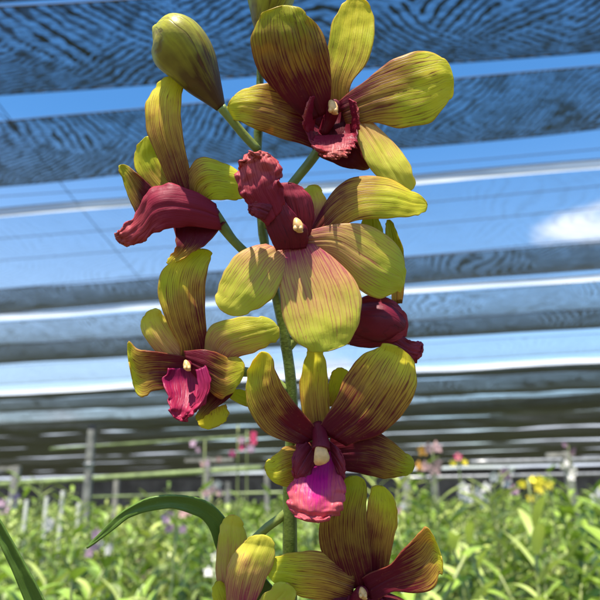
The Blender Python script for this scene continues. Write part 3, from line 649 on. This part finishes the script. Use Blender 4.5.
petal('lip', f, [(168, 368, 202, 368, -6), (163, 382, 208, 380, -2), (168, 396, 204, 396, 8), (170, 408, 194, 412, 18), (180, 420, 20)], 'lip_deep', mar=.42, cup=22, ruffle=3, z0=20, seed=48)
petal('lip_lobe', f, [(196, 370, 206, 366, 10), (198, 392, 211, 384, 18), (190, 410, 202, 406, 22), (188, 416)], 'lip_deep', mar=.4, cup=-2, ruffle=2.5, z0=14, seed=49)
ped([(232, 372, -8, 7), (246, 372, -14, 5), (268, 376, -16, 4.6), (288, 392, -14, 4.6)], f)
# the lower centre flower
f = flower(12, [(318, 425, -10, 6), (320, 436, 2, 7.5), (321, 444, 10, 8.5), (321, 450, 14, 9)])
b = MB(); tubep(b, [(321, 442, 24, 2), (321, 446, 26, 5), (321, 452, 29, 7), (321.5, 457.5, 30, 8.2), (321.5, 459, 29, 7.6), (321.5, 459.4, 27, 3)], 14, 16, 0, .10, .8); b.build('anther_cap', M['column'], f, ROOT.location)
petal('sepal', f, [(308, 440, 332, 438, 0), (300, 396, 329, 398, -6), (302, 370, 327, 370, -10), (307, 354, 323, 354, -14), (314, 345)], mar=.18, cup=-5, seed=51)
petal('petal', f, [(302, 446, 322, 434, 0), (266, 433, 302, 412, 6), (248, 406, 284, 388, 12), (247, 378, 274, 368, 12), (262, 352)], 'petal', mar=.50, cup=6, seed=52, z0=6, pointy=.6, side=.12)
petal('petal', f, [(318, 430, 346, 446, 2), (334, 402, 380, 434, 8), (347, 374, 404, 412, 8), (361, 356, 416, 388, 4), (380, 347, 414, 364, -2), (398, 347)], 'petal', mar=.46, cup=-7, z0=8, seed=53)
petal('sepal', f, [(330, 438, 334, 468, -4), (368, 430, 362, 474, 0), (388, 438, 384, 478, 2), (405, 453, 400, 476, 0), (414, 467)], 'petal_dark', mar=.55, cup=-6, z0=4, seed=54)
petal('sepal', f, [(314, 442, 306, 478, -2), (286, 447, 294, 485, 6), (271, 459, 280, 485, 10), (266, 471)], 'petal', mar=.34, cup=-8, z0=2, seed=55)
petal('petal', f, [(320, 408, 348, 404, -14), (330, 380, 353, 382, -16), (341, 368)], 'petal', mar=.1, cup=3, z0=-6, seed=56)
petal('lip_lobe', f, [(306, 440, 318, 456, 2), (295, 450, 310, 476, 12), (292, 468, 302, 480, 14), (296, 481)], 'lip_dark', mar=.5, cup=-4, ruffle=2, z0=10, seed=57)
petal('lip_lobe', f, [(328, 440, 332, 458, 2), (338, 448, 338, 474, 10), (345, 462, 341, 480, 12), (344, 478)], 'lip_dark', mar=.5, cup=-4, ruffle=2, z0=8, seed=58)
petal('lip', f, [(304, 448, 338, 448, -22), (300, 464, 340, 464, -8), (292, 480, 343, 478, 14), (287, 496, 346, 494, 26), (292, 512, 340, 510, 34), (316, 521)], 'lip_magenta', mar=.30, cup=-10, ruffle=5, rf=11, z0=12, seed=59, nu=44, nv=24)
ped([(316, 440, -8, 6), (304, 440, -12, 5), (294, 446, -14, 5)], f)
petal('petal', f, [(252, 408, 262, 402, -16), (236, 402, 250, 392, -18), (230, 391)], 'petal', mar=.0, cup=3, z0=-10, seed=60)
# the lowest big flower, cut by the frame
f = flower(6, [(356, 612, -10, 8), (358, 600, 0, 8), (362, 592, 8, 6.5), (363, 590, 10, 4)], (363, 594, 12, 5.5))
petal('sepal', f, [(340, 590, 374, 586, 0), (320, 545, 370, 545, 8), (322, 515, 366, 512, 10), (336, 488, 366, 485, 6), (352, 476)], 'petal_dark', mar=.42, cup=-7, seed=61)
petal('petal', f, [(366, 590, 384, 588, 0), (362, 550, 392, 548, 4), (366, 518, 397, 524, 6), (370, 496, 396, 506, 4), (382, 486)], 'petal', mar=.44, cup=9, seed=62, z0=-6, side=-.1)
petal('petal', f, [(362, 578, 372, 604, 4), (392, 562, 394, 592, 10), (414, 538, 428, 592, 14), (428, 528, 440, 574, 12), (441, 556)], 'petal', mar=.62, cup=6, seed=63, pointy=.6)
petal('petal', f, [(356, 570, 352, 602, 2), (322, 552, 322, 600, 8), (298, 552, 300, 596, 12), (280, 556, 284, 586, 12), (267, 571)], 'petal', mar=.30, cup=-8, seed=64)
petal('sepal', f, [(342, 590, 366, 600, 0), (330, 605, 352, 625, 8), (326, 640, 12)], 'petal_dark', mar=.6, cup=-5, seed=65)
petal('sepal', f, [(362, 592, 382, 590, 0), (384, 612, 408, 604, 8), (412, 634, 12)], 'petal_dark', mar=.6, cup=-5, seed=66)
petal('lip', f, [(348, 594, 380, 594, 0), (342, 610, 386, 608, 12), (346, 630, 380, 628, 18), (362, 642)], 'lip_dark', mar=.5, cup=8, ruffle=3, seed=67)
ped([(352, 600, -12, 6), (330, 605, -14, 5), (305, 620, -14, 5), (292, 634, -14, 5)], f)
# the lowest left flower
f = flower(6, [(232, 640, -4, 8), (238, 625, 0, 8), (240, 615, 4, 5)])
petal('sepal', f, [(222, 612, 244, 606, 0), (216, 570, 246, 566, -2), (218, 540, 247, 542, -6), (222, 524, 243, 526, -10), (234, 515)], 'petal_pink', mar=.22, cup=-6, seed=71, z0=0)
petal('petal', f, [(228, 618, 248, 618, 2), (226, 582, 262, 588, 8), (230, 560, 273, 564, 8), (244, 543, 274, 548, 2), (263, 535)], 'petal_pink', mar=.34, cup=-8, seed=72, z0=10)
petal('petal', f, [(244, 618, 268, 622, 6), (258, 600, 286, 608, 12), (272, 588, 296, 596, 14), (286, 583)], 'petal_pink', mar=.12, cup=-4, seed=73, z0=4)
petal('petal', f, [(226, 622, 238, 612, 0), (214, 602, 228, 590, 2), (216, 582)], 'petal', mar=.1, cup=-4, seed=74, z0=0)
ped([(240, 610, -6, 6), (240, 560, -14, 4.6), (262, 532, -15, 4.6), (280, 518, -15, 4.6), (291, 508, -14, 4.6)], f)
# the arching leaf
petal('leaf', ROOT, [(284, 600, 262, 606, -26), (244, 552, 222, 560, -22), (226, 519, 208, 526, -18), (203, 500, 190, 513, -12), (165, 495.5, 163, 509, -4), (122, 511, 127, 519, 2), (87, 548)], 'leaf', mar=1.3, cup=6, seed=80, pointy=1.2, nu=44, nv=8, thick=.0008)
# neighbour orchid whose blade crosses the lower left corner
nb = pt(60, 900, -10); SAVE = ROOT
ROOT = empty('orchid_plant', (nb.x, nb.y, .734)); tag(ROOT, 'orchid plant whose narrow green blade rises across the lower left corner', 'orchid plant')
petal('leaf', ROOT, [(70, 720, 92, 716, 0), (38, 640, 60, 634, 2), (19, 588, 36, 584, 4), (2, 548, 15, 546, 4), (-12, 520, -3, 516, 4), (-20, 498)], 'leaf', mar=1.3, cup=6, seed=81, pointy=1.2, nu=40, nv=8, thick=.0008)
b = MB(); b.tube([ROOT.location, ROOT.location + Vector((0, 0, .1)), ROOT.location + Vector((0, 0, .105))], [.045, .06, .064], 18); b.build('pot', M['pot'], ROOT, ROOT.location)
b = MB(); e_ = pt(80, 716, 0); b.tube(spline([ROOT.location + Vector((0, 0, .08)), ROOT.location.lerp(e_, .6) + Vector((.004, 0, 0)), e_], 16), [.005] * 17, 10); b.build('cane', M['stem'], ROOT, ROOT.location)
ns = empty('display_stand', (nb.x - .12, nb.y, 0)); tag(ns, 'low timber stand under the left foreground orchid plant', 'stand')
bb = MB(); bb.box((0, 0, .715), (.34, .26, .03)); bb.build('top', M['wood'], ns, smooth=False)
for x in (-1, 1):
    for yq in (-1, 1):
        c = MB(); c.box((x * .14, yq * .1, .35), (.03, .03, .70)); c.build('leg', M['wood'], ns, smooth=False)
